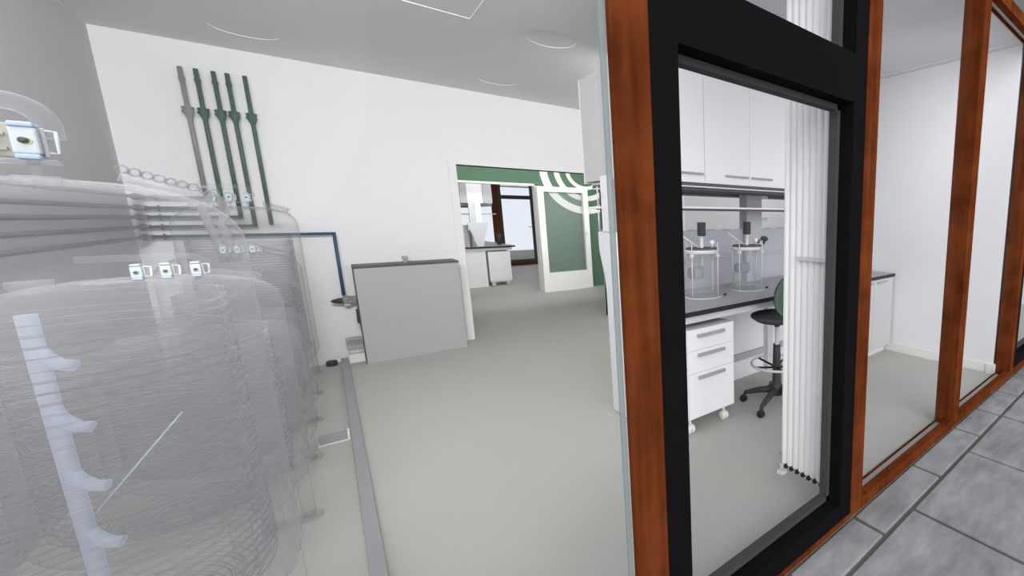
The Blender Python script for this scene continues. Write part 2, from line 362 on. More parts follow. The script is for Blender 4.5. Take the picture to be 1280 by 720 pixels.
def facade():
    # timber posts, rails
    def post(n, x0, x1, y1=FI):
        struct(MB().box(x0, x1, FY, y1, 0, 3.17, bevel=.003).build('trim_%d' % n, M['wood']))
    post(2, .578, .693, FY+.022); post(3, 1.824, 1.935); post(4, 3.232, 3.346); post(5, 4.71, 4.81)
    struct(MB().box(.693, 1.824, FY, FI-.01, 0, .03).box(1.935, 3.232, FY, FY+.05, 0, .068).box(3.346, 4.71, FY, FY+.05, 0, .068).box(4.81, 8.9, FY, FY+.05, 0, .068).build('trim_6', M['wood']))
    struct(MB().box(1.935, 3.232, FI-.012, FI, 0, .016).box(3.346, 4.71, FI-.012, FI, 0, .016).build('trim_7', M['wood']))
    struct(MB().box(-1.5, .578, FY, FY+.05, 3.088, 3.17).box(.693, 1.824, FY, FY+.05, 3.088, 3.17).box(1.935, 3.232, FY, FY+.05, 3.088, 3.17).box(3.346, 4.71, FY, FY+.05, 3.088, 3.17).box(4.81, 8.9, FY, FY+.05, 3.088, 3.17).build('trim_8', M['wood']))
    struct(MB().box(1.935, 3.232, FI-.014, FI, CZ-.02, CZ+.01).box(3.346, 4.71, FI-.014, FI, CZ-.02, CZ+.01).build('trim_9', M['wood']))
    struct(MB().box(1.935, 3.232, FY+.05, FI-.012, 0, .008).box(3.346, 4.71, FY+.05, FI-.012, 0, .008).build('trim_10', M['floor']))
    struct(MB().box(-1.5, 8.9, FY-.0, FI, 3.17, 4.3).build('wall_parapet', M['render']))
    # big fixed pane left of the first post, with its green polished edge
    w1 = sempty('window_1', (0, FY, 0))
    MB().box(-3.2, .563, 1.138, 1.144, .0, CZ).build('pane', M['pane'], w1)
    MB().box(.563, .577, 1.136, 1.146, .0, CZ).build('glass_edge', M['glass_edge'], w1)
    # black casement between the first two posts
    w2 = sempty('window_2', (1.26, FY, 0))
    x0, x1 = .694, 1.823
    B = M['black']
    f = MB().box(x0, .790, FY+.004, FI-.02, .03, 3.088).box(1.725, x1, FY+.004, FI-.02, .03, 3.088)
    f.box(.790, 1.725, FY+.004, FI-.02, .03, .125).box(.790, 1.725, FY+.004, FI-.02, 2.10, 2.30).box(.790, 1.725, FY+.004, FI-.02, 2.99, 3.088)
    f.build('frame', B, w2)
    def bead(n, a, b, z0, z1):
        w = .024; y0, y1 = FY+.075, FI-.02
        MB().box(a-.01, a+w*.3, y0, y1, z0, z1).box(b-w, b+.01, y0, y1, z0, z1).box(a, b, y0, y1, z0-.01, z0+w).box(a, b, y0, y1, z1-w, z1+.01).build('glazing_bead', M['gasket'], w2)
        MB().box(a, b, y0+.025, y0+.033, z0, z1).build('pane', M['pane'], w2)
    bead(1, .790, 1.725, .125, 2.10); bead(2, .790, 1.725, 2.30, 2.99)
    for n, a, b in ((3, 1.935, 3.232), (4, 3.346, 4.71)):
        w = sempty('window_%d' % n, ((a+b)/2, FY, 0))
        MB().box(a, b, 1.150, 1.158, .068, 3.088).build('pane', M['pane'], w)
    # black frame of the next bay, past the partition
    w5 = sempty('window_5', (5.3, FY, 0))
    MB().box(4.812, 4.90, FY+.004, FI-.02, .05, 3.088).box(4.90, 6.0, FY+.004, FI-.02, .05, .17).box(4.90, 6.0, FY+.004, FI-.02, 2.10, 2.30).box(6.0, 6.1, FY+.004, FI-.02, .05, 3.088).build('frame', B, w5)
    MB().box(4.90, 4.92, FY+.08, FI-.02, .17, 2.1).box(4.92, 6.0, FY+.08, FI-.02, .17, .20).build('glazing_bead', M['gasket'], w5)
    MB().box(4.90, 6.0, FY+.1, FY+.108, .17, 2.1).build('pane', M['pane'], w5)
    # far facade
    struct(MB().box(3.85, 4.035, GY-.03, GY+.12, 0, CZ).build('trim_11', M['wood']))
    struct(MB().box(1.0, 9.0, GY-.03, GY+.12, 0, .10).build('trim_12', M['wood']))
    w6 = sempty('window_6', (4.6, GY, 0))
    MB().box(4.035, 4.12, GY, GY+.1, .1, CZ).box(5.0, 5.125, GY, GY+.1, .1, CZ).box(4.12, 5.0, GY, GY+.1, .10, .19).box(4.12, 5.0, GY, GY+.1, 2.17, 2.29).box(4.12, 5.0, GY, GY+.1, 2.55, 2.58).build('frame', M['gasket'], w6)
    MB().box(4.12, 5.0, GY+.05, GY+.058, .19, CZ).build('pane', M['pane'], w6)
    MB().tube([(4.86, GY-.03, 1.27), (4.99, GY-.03, 1.27)], .012, 8).build('handle', M['handle'], w6)
    w7 = sempty('window_7', (2.4, GY, 0))
    MB().box(1.0, 3.85, GY+.05, GY+.058, .10, CZ).build('pane', M['pane'], w7)
    w8 = sempty('window_8', (7, GY, 0))
    MB().box(5.125, 9.0, GY+.05, GY+.058, .10, CZ).build('pane', M['pane'], w8)
    # sliding door
    d = sempty('door_1', (3.74, 9.6, 0))
    a, b, y0, y1, top = 3.185, 4.245, 9.575, 9.665, 2.225
    MB().box(a, a+.125, y0, y1, .0, top, bevel=.004).box(4.135, b, y0, y1, 0, top, bevel=.004).box(a+.125, 4.135, y0, y1, 0, .41).box(a+.125, 4.135, y0, y1, 2.12, top).build('leaf_frame', M['mural_white'], d)
    MB().box(a+.125, 4.135, y0+.03, y0+.04, .41, 2.12).build('pane', M['door_glass'], d)
    MB().box(4.11, 4.165, y0-.035, y0-.015, 1.20, 1.26, bevel=.004).box(4.13, 4.145, y0-.02, y0, 1.22, 1.24).build('handle', M['chrome'], d)
facade()

def outside():
    base = struct(MB().box(-4, 9, -4, FY-.001, -.10, -.012).build('ground', M['joint']))
    m = MB(); g = .012
    def row(y0, y1, xs):
        for a, b in zip(xs[:-1], xs[1:]):
            m.box(a+g, b-g, y0+g, y1-g, -.06, -.001+random.uniform(-.001, .001), bevel=.007)
    row(.914, FY+.004, [-3.2, -2.5, -1.4, -.8, .1, .7, 1.31, 1.85, 2.55, 3.26, 3.73, 4.27, 4.9, 5.6, 6.3, 7.0])
    row(.30, .914, [-3.2, -2.1, -1.2, -.1, .9, 2.14, 2.98, 3.735, 4.27, 5.0, 5.9, 7.0])
    row(-.5, .30, [-3.2, -1.9, -.6, .4, 1.5, 2.6, 3.4, 4.5, 5.6, 7.0])
    row(-1.6, -.5, [-3.2, -1.5, -.2, 1.0, 2.1, 3.3, 4.6, 5.8, 7.0])
    m.build('paving_tile', M['pave'], base)
    struct(MB().box(-8, 22, GY+.12, 23.0, -.12, -.005).build('ground_terrace', M['terrace']))
outside()

# ------------------------------------------------------------------ vessels
TX, TR = -.525, .36
TANKS = [  # y, top, shoulder, bottom edge, coil top, control box x offsets, label
    (1.93, 1.69, 1.53, .585, 1.39, 'tall clear coil jacketed vessel, first of the row by the window wall'),
    (2.80, 1.37, 1.25, .50, 1.127, 'medium clear vessel, second of the row from the window wall'),
    (3.60, 1.01, .92, .38, .80, 'low clear vessel, third of the row from the window wall'),
    (4.35, .97, .88, .36, .76, 'low clear vessel, fourth of the row from the window wall'),
    (5.10, 1.33, 1.18, .36, 1.04, 'medium clear vessel, fifth of the row from the window wall'),
    (5.88, 1.69, 1.53, .36, 1.41, 'tall clear vessel, last of the row, below the pipe risers'),
]
def vessel(idx, cy, top, sh, bot, ctop, label):
    t = thing('vessel', label, 'tank', (TX, cy, 0), 'clear process vessels along the grey wall')
    n = 64
    # shell: dished ends, straight wall
    prof = []
    dome = top-sh
    for i in range(11):
        a = PI/2*(1-i/10.0)
        prof.append((TR*(math.cos(a)**.62), sh+dome*math.sin(a)))
    prof[0] = (.0005, top)
    zs = [sh+(bot-sh)*k/6 for k in range(1, 7)]
    prof += [(TR, z) for z in zs]
    for i in range(1, 9):
        a = PI/2*i/8
        prof.append((max(.0005, TR*(math.cos(a)**.62)), bot-.17*math.sin(a)))
    MB().lathe(prof, n=n).build('shell', M['shell'], t, local=True)
    # jacket coil: helix then a flat spiral on the dished end
    pts = []; R = .298; pitch = .0245; r = .0118
    turns = (ctop-bot)/pitch; seg = 40
    for i in range(int(turns*seg)):
        a = 2*PI*i/seg; pts.append((R*math.cos(a), R*math.sin(a), ctop-pitch*i/seg))
    z0 = pts[-1][2]; a0 = 2*PI*len(pts)/seg; k = 0
    rr = R
    while rr > .06:
        rr = R-.0245*k/seg; q = 1-(rr/R)**2
        pts.append((rr*math.cos(a0+2*PI*k/seg), rr*math.sin(a0+2*PI*k/seg), z0-.012-.11*min(1, q*1.0))); k += 1
    MB().tube(pts, r, 6).build('cooling_coil', M['coil'], t, local=True)
    # legs
    for a in (52, 172, 292):
        x, y = .475*math.cos(math.radians(a)), .475*math.sin(math.radians(a))
        l = MB().tube([(x, y, .012), (x, y, bot-.02)], .028, 14)
        lo = l.build('leg', M['clear_leg'], t, local=True)
        MB().lathe([(.0005, .014), (.055, .014), (.055, 0), (.0005, 0)], (x, y, 0), 20, smooth=False).build('foot', M['clear_leg'], lo, local=True)
        u, w = math.cos(math.radians(a)), math.sin(math.radians(a))
        MB().tube([(x, y, bot-.05), (u*.33, w*.33, bot-.03)], .014, 8).build('bracket', M['clear_leg'], lo, local=True)
    # inner riser with short wye branches
    if idx == 0:
        rp = MB().tube([(0, 0, bot-.12), (0, 0, ctop-.02)], .0155, 14).build('riser_pipe', M['riser'], t, local=True)
        zz = ctop-.16
        while zz > bot+.02:
            b = MB().tube([(0, 0, zz+.065), (.010, -.002, zz+.035), (.028, -.008, zz+.012), (.050, -.014, zz+.006)], [.013, .0145, .0145, .0145], 12)
            b.build('branch', M['riser'], rp, local=True); zz -= .163
        MB().tube([(-.02, .02, bot+.2), (.20, -.08, bot+.50)], .002, 6).build('sample_rod', M['box_white'], t, local=True)
    # port manifold lying on the dome: bar with clamp rings
    s = 1.0 if idx in (0, 5) else .8
    p0, p1 = Vector((.165, .045, top+.012)), Vector((.305, .085, sh+dome*.62+.02))
    mf = MB().tube([p0, p1], .011, 10).build('port_manifold', M['clear_part'], t, local=True)
    MB().tube([p0-Vector((.01, 0, .022)), p1-Vector((-.01, 0, .022))], .006, 8).build('lower_bar', M['clear_part'], mf, local=True)
    nr = 9
    dr = (p1-p0).normalized(); sd = dr.cross(Vector((0, 0, 1))).normalized(); up = sd.cross(dr)
    for i in range(nr):
        c = p0+(p1-p0)*(i/(nr-1))+up*.021
        an = random.uniform(-.5, .9)
        e1 = dr*math.cos(an)+sd*math.sin(an)
        ring = [c+(e1*math.cos(2*PI*j/18)+up*math.sin(2*PI*j/18))*.0095*s for j in range(18)]
        MB().tube(ring, .0027*s, 6, closed=True).build('clamp_ring', M['ring'], mf, local=True)
    # nozzle on the dome
    MB().lathe([(.0005, .016), (.045, .016), (.045, 0), (.035, -.03)], (-.20, -.05, top), 20).build('nozzle', M['clear_part'], t, local=True)
    MB().tube([(.06, -.12, top-.01), (.12, -.12, top-.012)], .010, 8).build('port', M['clear_part'], t, local=True)
    # control heads above the dome and the vent pipe over them
    tall = idx in (0, 5)
    sp = .095 if tall else .068; xs = [-.115+sp*i for i in range(3)] if tall else [-.005+.0+sp*i-.0 for i in range(3)]
    if tall: xs = [-.105, -.015, .081]
    else: xs = [.02, .085, .155]
    if idx == 4: xs = [-.02, .047, .122]
    if idx in (2, 3): xs = []
    yb = -.08; zc = top+.076 if tall else top+.03
    w, h, dp = (.034, .080, .036) if tall else (.026, .058, .034)
    hx = sp*.36
    for x in xs:
        cb = MB().box(x-w/2, x+w/2, yb-dp/2, yb+dp/2, zc-h*.36, zc+h*.36, bevel=.004)
        cbo = cb.build('control_head', M['box_white'], t, local=True)
        MB().box(x-w*.46, x+w*.46, yb-dp*.56, yb+dp*.5, zc+h*.36, zc+h*.5, bevel=.003).build('end_cap', M['box_blue'], cbo, local=True)
        MB().box(x-w*.46, x+w*.46, yb-dp*.56, yb+dp*.5, zc-h*.5, zc-h*.36, bevel=.003).build('end_cap', M['box_blue'], cbo, local=True)
        MB().lathe([(.0005, -.004), (w*.2, -.004), (w*.2, 0)], (x, yb-dp/2, zc), 20, axis='y').build('indicator', M['oval'], cbo, local=True)
        MB().torus((x+.003, yb-dp/2-.001, zc-.001), w*.21, .0006, axis='y', n=20, m=6).build('indicator_ring', M['yellow'], cbo, local=True)
        MB().box(x+w*.5, x+w*.72, yb-dp*.1, yb+dp*.35, zc-h*.42, zc+h*.38, bevel=.002).build('valve_block', M['bracket_grey'], cbo, local=True)
        q = x+w*.72
        MB().tube([(q, yb, zc+h*.3), (q+.012, yb, zc+h*.3), (q+.012, yb, zc-h*.3), (q, yb, zc-h*.3)], .0032, 8).build('bail', M['box_white'], cbo, local=True)
        MB().tube([(x, yb, zc-h*.48), (x, yb+.01, top-.03)], .008, 8).build('stem', M['clear_part'], cbo, local=True)
    if not xs: return t
    if idx == 0: MB().box(-.13, .058, yb+.024, yb+.04, zc-.034, zc+.04, bevel=.002).box(-.13, .050, yb+.018, yb+.024, zc+.012, zc+.018).box(-.13, .050, yb+.018, yb+.024, zc-.02, zc-.014).build('rear_plate', M['beige'], t, local=True)
    x0 = xs[0]-.22 if tall else xs[0]-.12; x1 = xs[-1]
    vz = zc+.085 if tall else zc+.052
    rad = .019 if tall else .011
    e = [(x0, yb, vz), (x1-.02, yb, vz)]+arc((x1-.02, yb, vz-.05), .05, PI/2, 0, 6)[1:]+[(x1+.03, yb, zc+h*.1)]
    MB().tube(e, rad, 12).build('vent_pipe', M['vent'], t, local=True)
    MB().box(x0, xs[-1]+w, yb-.02, yb+.02, zc-h*.62, zc-h*.5, bevel=.003).build('mounting_bar', M['clear_part'], t, local=True)
    if idx == 5:
        for hp in ([(-.625, 5.56, 1.75), (-.635, 5.50, 1.715), (-.655, 5.47, 1.655), (-.635, 5.47, 1.53), (-.610, 5.48, 1.39), (-.60, 5.54, 1.25)],
                   [(-.565, 5.56, 1.745), (-.555, 5.50, 1.70), (-.545, 5.47, 1.625), (-.575, 5.47, 1.55), (-.555, 5.48, 1.39), (-.545, 5.54, 1.25)]):
            MB().tube([(q[0]-TX, q[1]-cy, q[2]) for q in hp], .026, 12).build('hose', M['hose'], t, local=True)
    return t
for i, a in enumerate(TANKS): vessel(i, *a)

# ------------------------------------------------------------------ process pipes on the grey wall and back wall
def pipes():
    xl, yb = -1.10, 6.47
    spec = [  # z, where it turns up on the back wall, colour, colour name
        (1.770, -.738, 'pipe_grey', 'grey', 'uppermost of the five parallel pipes'),
        (1.677, -.651, 'pipe_green', 'green', 'second from the top of the parallel pipes'),
        (1.598, -.552, 'pipe_green', 'green', 'middle one of the five parallel pipes'),
        (1.512, -.471, 'pipe_green', 'green', 'fourth from the top of the parallel pipes'),
        (1.425, .068, 'pipe_blue', 'blue', 'lowest of the five parallel pipes'),
    ]
    r = .0145
    def riser_valve(t, x, mat):
        z = 2.54
        MB().lathe([(r, -.075), (.020, -.055), (.032, -.02), (.032, .012), (.022, .018), (.026, .03), (r+.002, .04), (r, .075)], (x, yb, z), 18).build('valve_body', M[mat], t)
        MB().tube([(x-.036, yb, z+.025), (x+.036, yb, z+.025)], .010, 10).tube([(x-.038, yb, z-.008), (x+.03, yb, z-.008)], .012, 10).build('valve_lever', M[mat], t)
    for k, (z, xu, mat, cn, where) in enumerate(spec):
        end = 'rising against the white back wall' if k < 4 else 'dropping beside the grey cabinet'
        t = thing('process_pipe', '%s pipe along the grey wall, %s' % (cn, where), 'pipe', (xl, yb, z), 'process pipes on the wall')
        MB().tube([(xl, 1.4, z), (xl, yb-.10, z)], r, 12).build('wall_run', M['pipe_dark'], t)
        MB().lathe([(r, -.08), (.02, -.06), (.029, -.035), (.029, .0), (.02, .03), (r, .045)], (xl, yb-.09, z), 18, axis='y').build('valve_body', M['pipe_dark'], t)
        MB().tube([(xl, yb-.04, z), (xl, yb, z), (xl+.03, yb, z)], r, 12).tube([(xl+.02, yb, z-.022), (xl+.02, yb, z+.022)], .007, 8).tube([(xl+.085, yb, z-.026), (xl+.085, yb, z+.026)], .007, 8).build('elbow', M['pipe_dark'], t)
        if k < 4:
            MB().tube([(xl+.02, yb, z), (xu, yb, z), (xu, yb, z+.001)], r, 12).build('back_run', M[mat], t)
            MB().tube([(xu, yb, z-.014), (xu, yb, 2.91)], r+.001, 12).build('riser', M[mat], t)
            riser_valve(t, xu, mat)
            MB().box(xu-.006, xu+.006, yb, BY-.001, 2.80, 2.82).box(xu-.02, xu+.02, yb-.005, yb+.005, 2.795, 2.825).build('wall_clip', M[mat], t)
        else:
            MB().tube([(xl+.02, yb, z), (xu+.015, yb, z)], r, 12).build('back_run', M[mat], t)
            MB().tube([(xu, yb, z+.014), (xu, yb, .752)], r, 12).build('drop', M[mat], t)
    x = -.365
    t = thing('process_pipe', 'separate short green riser ending above the last tall vessel', 'pipe', (x, yb, 1.52), 'process pipes on the wall')
    MB().tube([(x, yb, 1.52), (x, yb, 2.91)], r+.001, 12).build('riser', M['pipe_green'], t)
    riser_valve(t, x, 'pipe_green')
    MB().box(x-.006, x+.006, yb, BY-.001, 1.60, 1.62).box(x-.006, x+.006, yb, BY-.001, 2.80, 2.82).build('wall_clip', M['pipe_green'], t)
pipes()

# ------------------------------------------------------------------ grey cabinet on the back wall and what stands around it
def cabinet_corner():
    t = thing('steel_cabinet', 'plain grey steel cabinet with dark top against the back wall', 'cabinet', (.63, 6.37, 0))
    MB().box(.17, 1.10, 6.215, 6.535, 0, 1.055).build('body', [M['cabinet_grey']], t)
    MB().box(.165, .172, 6.22, 6.535, .01, 1.06).box(.165, 1.105, 6.21, 6.54, 1.055, 1.08, bevel=.003).build('top', M['cabinet_dark'], t)
    MB().box(.158, .166, 6.30, 6.42, .42, .62, bevel=.002).tube([(.15, 6.33, .45), (.15, 6.33, .60)], .008, 8).tube([(.15, 6.38, .45), (.15, 6.38, .60)], .008, 8).build('side_fitting', M['cabinet_dark'], t)
    MB().lathe([(.02, 0), (.02, .035), (.028, .045), (.028, .075), (.0005, .075)], (.62, 6.36, 1.08), 18).build('knob', M['cabinet_grey'], t)
    v = thing('pipe_valve', 'grey valve with dark conical tip under the blue pipe drop', 'valve', (.07, 6.45, .70))
    MB().lathe([(.0005, -.10), (.018, -.08), (.030, -.03), (.030, 0)], (.055, 6.44, .70), 16, axis='x').build('cone_tip', M['dark'], v)
    MB().lathe([(.034, 0), (.038, .01), (.038, .05), (.030, .055), (.030, .105)], (.055, 6.44, .71), 16, axis='x').box(.06, .160, 6.40, 6.48, .665, .70, bevel=.005).build('body', M['pipe_grey'], v)
    MB().box(.06, .11, 6.42, 6.46, .64, .665, bevel=.004).build('lug', M['white_grey'], v)
    b = thing('meter_box', 'pale grey meter box on a pipe beside the steel cabinet', 'meter', (.09, 6.40, .12))
    MB().box(.025, .155, 6.36, 6.44, .155, .275, bevel=.01).build('housing', M['clear_part'], b)
    MB().box(.022, .155, 6.355, 6.445, .27, .282, bevel=.003).build('lid', M['bracket_grey'], b)
    MB().tube([(.035, 6.40, .12), (.156, 6.40, .12)], .024, 14).build('pipe', M['white_grey'], b)
    MB().box(.03, .16, 6.39, 6.41, 0, .10).build('foot', M['mural_white'], b)
    p = MB().lathe([(.0005, .055), (.035, .055), (.046, .045), (.046, .008), (.040, 0), (.0005, 0)], (-.11, 6.44, 0), 24)
    o = p.build('door_stop', M['dark']); tag(o, 'small dark round door stop on the floor by the back wall', 'door stop')
    d = MB().box(-.035, .024, 1.4, 6.535, 0, .04, bevel=.003)
    o = d.build('cable_duct', M['duct']); tag(o, 'long grey cable duct running straight across the floor', 'cable duct')
    s = thing('floor_bracket', 'small grey floor box with pale lower lip beside the vessels', 'floor box', (-.12, 4.19, 0))
    MB().box(-.20, -.045, 4.155, 4.23, .006, .053, bevel=.002).build('body', M['duct'], s)
    MB().box(-.205, -.04, 4.15, 4.235, 0, .006).box(-.052, -.04, 4.15, 4.235, .006, .055).build('lip', M['mural_white'], s)
cabinet_corner()

# ------------------------------------------------------------------ island bench
BZ = .945; BF = 2.385
def bench():
    # worktop
    t = thing('worktop', 'long dark worktop with black edge on the island bench', 'worktop', (3.1, 3.2, BZ-.035))
    MB().box(1.565, WR-.014, BF, 3.20, BZ-.035, BZ, top=1, bevel=0).build('slab', [M['black_top'], M['worktop']], t)
    a = thing('island_bench', 'white frame rail and back panel under the island worktop', 'bench frame', (3.1, 3.2, 0))
    MB().box(1.62, 3.58, BF+.03, BF+.06, BZ-.09, BZ-.036).build('apron', M['white_side'], a)
    MB().box(1.66, WR-.03, 3.02, 3.04, .0, BZ-.036).build('back_panel', M['white'], a)
    MB().box(1.66, WR-.03, 2.985, 3.018, .20, .262).build('cross_beam', M['splash'], a)
    MB().box(3.12, 3.20, 2.96, 3.018, .0, BZ-.036).build('leg', M['white_side'], a)
    MB().box(1.64, 1.70, 2.44, 2.50, .0, BZ-.036, bevel=.004).build('leg', M['white_side'], a)
    # end column, wide below, waisted at bench height, narrow above
    c = thing('service_column', 'tapered light grey service column closing the near island end', 'column', (1.57, 3.23, 0))
    MB().prism([(2.97, .02), (3.22, .02), (3.224, .65), (3.228, 1.03), (3.248, 1.15), (3.305, 1.31), (3.315, 1.36), (3.315, 1.485), (3.05, 1.485), (2.97, 1.0)], 1.535, 1.562, 'x').build('lower_panel', M['white_grey'], c)
    MB().box(1.541, 1.60, 3.09, 3.19, 1.47, 2.73).build('upper_post', M['bracket_grey'], c)
    MB().box(1.525, 1.540, 3.05, 3.215, 1.486, 1.905, bevel=.003).build('post_cover', M['white_grey'], c)
    c2 = thing('service_column', 'light grey service column standing behind the two glass jars', 'column', (3.05, 3.18, BZ))
    MB().box(2.99, 3.20, 3.13, 3.17, BZ+.002, 1.885).box(3.0, 3.19, 3.17, 3.25, BZ+.002, 1.885).build('post', M['splash'], c2)
    MB().box(3.20, 3.30, 3.14, 3.16, 1.78, 1.83).box(3.20, 3.30, 3.14, 3.16, 1.55, 1.59).build('shelf_arm', M['white_side'], c2)
    # splash panel along the spine
    s = thing('splash_panel', 'grey splash panel standing along the back of the worktop behind the jars', 'panel', (3.1, 3.22, BZ))
    MB().box(1.60, WR-.02, 3.205, 3.225, BZ+.001, 1.475).build('panel', M['splash'], s)
    MB().box(1.60, WR-.02, 3.196, 3.204, 1.20, 1.235).build('socket_trunking', M['bracket_grey'], s)
    for i in range(14):
        x = 1.75+.2*i
        MB().box(x, x+.09, 3.205, 3.225, 1.4755, 1.482).build('clip', M['handle'], s)
    # glass shelf with rods
    g = thing('bench_shelf', 'thin white shelf with dark underside between worktop and upper cabinets', 'shelf', (2.9, 3.25, 1.66))
    MB().box(1.59, 4.25, 2.90, 3.20, 1.668, 1.683).box(1.605, 4.25, 3.26, 3.66, 1.668, 1.683).build('board', M['white'], g)
    MB().box(1.61, 4.24, 2.905, 3.19, 1.660, 1.6675).box(1.67, 4.24, 3.27, 3.62, 1.660, 1.6675).build('underside', M['rail'], g)
    MB().tube([(1.615, 3.46, 1.482), (1.615, 3.46, 1.66)], .006, 8).tube([(1.615, 3.46, 1.685), (1.615, 3.46, 1.845)], .006, 8).tube([(1.615, 3.46, 1.49), (1.615, 3.23, 1.478)], .006, 8).build('rod', M['chrome'], g)
    # rails below the upper cabinets
    for y0, y1, nm in ((2.752, 3.14, 'near'), (3.30, 3.645, 'far')):
        lab = 'dark double rail under the upper cabinets over the two jars' if nm == 'near' else 'dark double rail under the upper cabinets on the corridor side'
        r_ = thing('light_rail', lab, 'rail', (2.9, y0, 1.81), 'rails under the upper cabinets')
        MB().box(1.66, 4.25, y0, y1, 1.864, 1.882).build('board', M['white'], r_)
        MB().box(1.66, 4.25, y0+.004, y1-.004, 1.838, 1.8635).build('strip', M['rail'], r_)
        MB().box(1.66, 4.25, y0+.006, y1-.006, 1.829, 1.8375).build('lens', M['white'], r_)
        MB().box(1.66, 4.25, y0+.03, y1-.03, 1.808, 1.8285).build('strip', M['rail'], r_)
bench()

def upper_cabinets():
    z0, z1 = 1.89, 2.71
    def unit(x0, x1, y0, y1, front, doors, label):
        t = thing('wall_cabinet', label, 'cabinet', ((x0+x1)/2, (y0+y1)/2, z0), 'upper cabinets over the island bench')
        b0, b1 = (y0+.02, y1) if front < 0 else (y0, y1-.02)
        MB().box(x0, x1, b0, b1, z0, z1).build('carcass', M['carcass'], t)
        w = (x1-x0)/doors[0]
        for k in range(doors[0]):
            a, b = x0+w*k+.0015, x0+w*(k+1)-.0015
            ya, yb = (y0, y0+.019) if front < 0 else (y1-.019, y1)
            d = MB().box(a, b, ya, yb, z0-.012, z1).build('door', M['white'], t)
            side = doors[1][k]
            ha, hb = (b-.278, b-.019) if side == 'r' else (a+.019, a+.278)
            yy0, yy1 = (ya-.02, ya) if front < 0 else (yb, yb+.02)
            MB().box(ha, hb, yy0, yy1, z0+.036, z0+.048).build('handle', M['handle'], d)
    unit(1.622, 2.17, 2.75, 3.14, -1, (1, 'r'), 'white upper cabinet with one door at the column end')
    unit(2.172, 3.15, 2.75, 3.14, -1, (2, 'rl'), 'white two door upper cabinet above the two glass jars')
    unit(3.152, 4.13, 2.75, 3.14, -1, (2, 'rl'), 'white upper cabinet partly hidden behind the radiator')
    unit(1.622, 2.60, 3.30, 3.715, 1, (2, 'rl'), 'white upper cabinet on the corridor side of the column')
upper_cabinets()

def caster(parent, x, y, mat, r=.032):
    MB().lathe([(.0005, -.012), (r*.8, -.012), (r, -.008), (r, .008), (r*.8, .012), (.0005, .012)], (x-.016, y, r), 20, axis='x').lathe([(.0005, -.012), (r*.8, -.012), (r, -.008), (r, .008), (r*.8, .012), (.0005, .012)], (x+.016, y, r), 20, axis='x').tube([(x, y, r), (x, y, .125)], .010, 8).box(x-.008, x+.008, y-.02, y+.02, r, r*2.1, bevel=.004).build('caster', mat, parent)

def pedestal():
    t = thing('drawer_pedestal', 'white three drawer pedestal on casters under the island worktop', 'drawer unit', (1.93, 2.7, 0))
    x0, x1, y0, y1 = 1.715, 2.145, 2.42, 2.95
    MB().box(x0, x1, y0, y1, .13, .805).build('body', M['white'], t)
    MB().box(x0, x1, y0-.018, y0+.1, .775, .808).build('top_edge', M['white'], t)
    for (a, b) in ((.655, .795), (.485, .652), (.140, .482)):
        d = MB().box(x0+.001, x1-.001, y0-.02, y0-.001, a, b-.0).build('drawer', M['white'], t)
        MB().box(1.795, 2.045, y0-.042, y0-.02, b-.046, b-.024, bevel=.002).build('handle', M['handle'], d)
    for x, y in ((x0+.05, 2.47), (x1-.05, 2.47), (x0+.05, 2.9), (x1-.05, 2.9)): caster(t, x, y, M['caster_white'], .034)
    c = thing('base_cabinet', 'white base cabinet at the partition end of the island', 'cabinet', (4.2, 2.7, 0))
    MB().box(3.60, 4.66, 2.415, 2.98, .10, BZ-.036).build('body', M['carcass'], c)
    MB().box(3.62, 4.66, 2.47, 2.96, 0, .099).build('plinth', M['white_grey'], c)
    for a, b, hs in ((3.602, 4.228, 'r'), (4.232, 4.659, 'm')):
        d = MB().box(a, b, 2.395, 2.414, .10, BZ-.04).build('door', M['carcass'], c)  # darker grey on these white doors stands in for shade
        ha, hb = (b-.2, b-.02) if hs == 'r' else (a+.06, a+.28)
        MB().box(ha, hb, 2.375, 2.395, BZ-.082, BZ-.066, bevel=.002).build('handle', M['handle'], d)
pedestal()

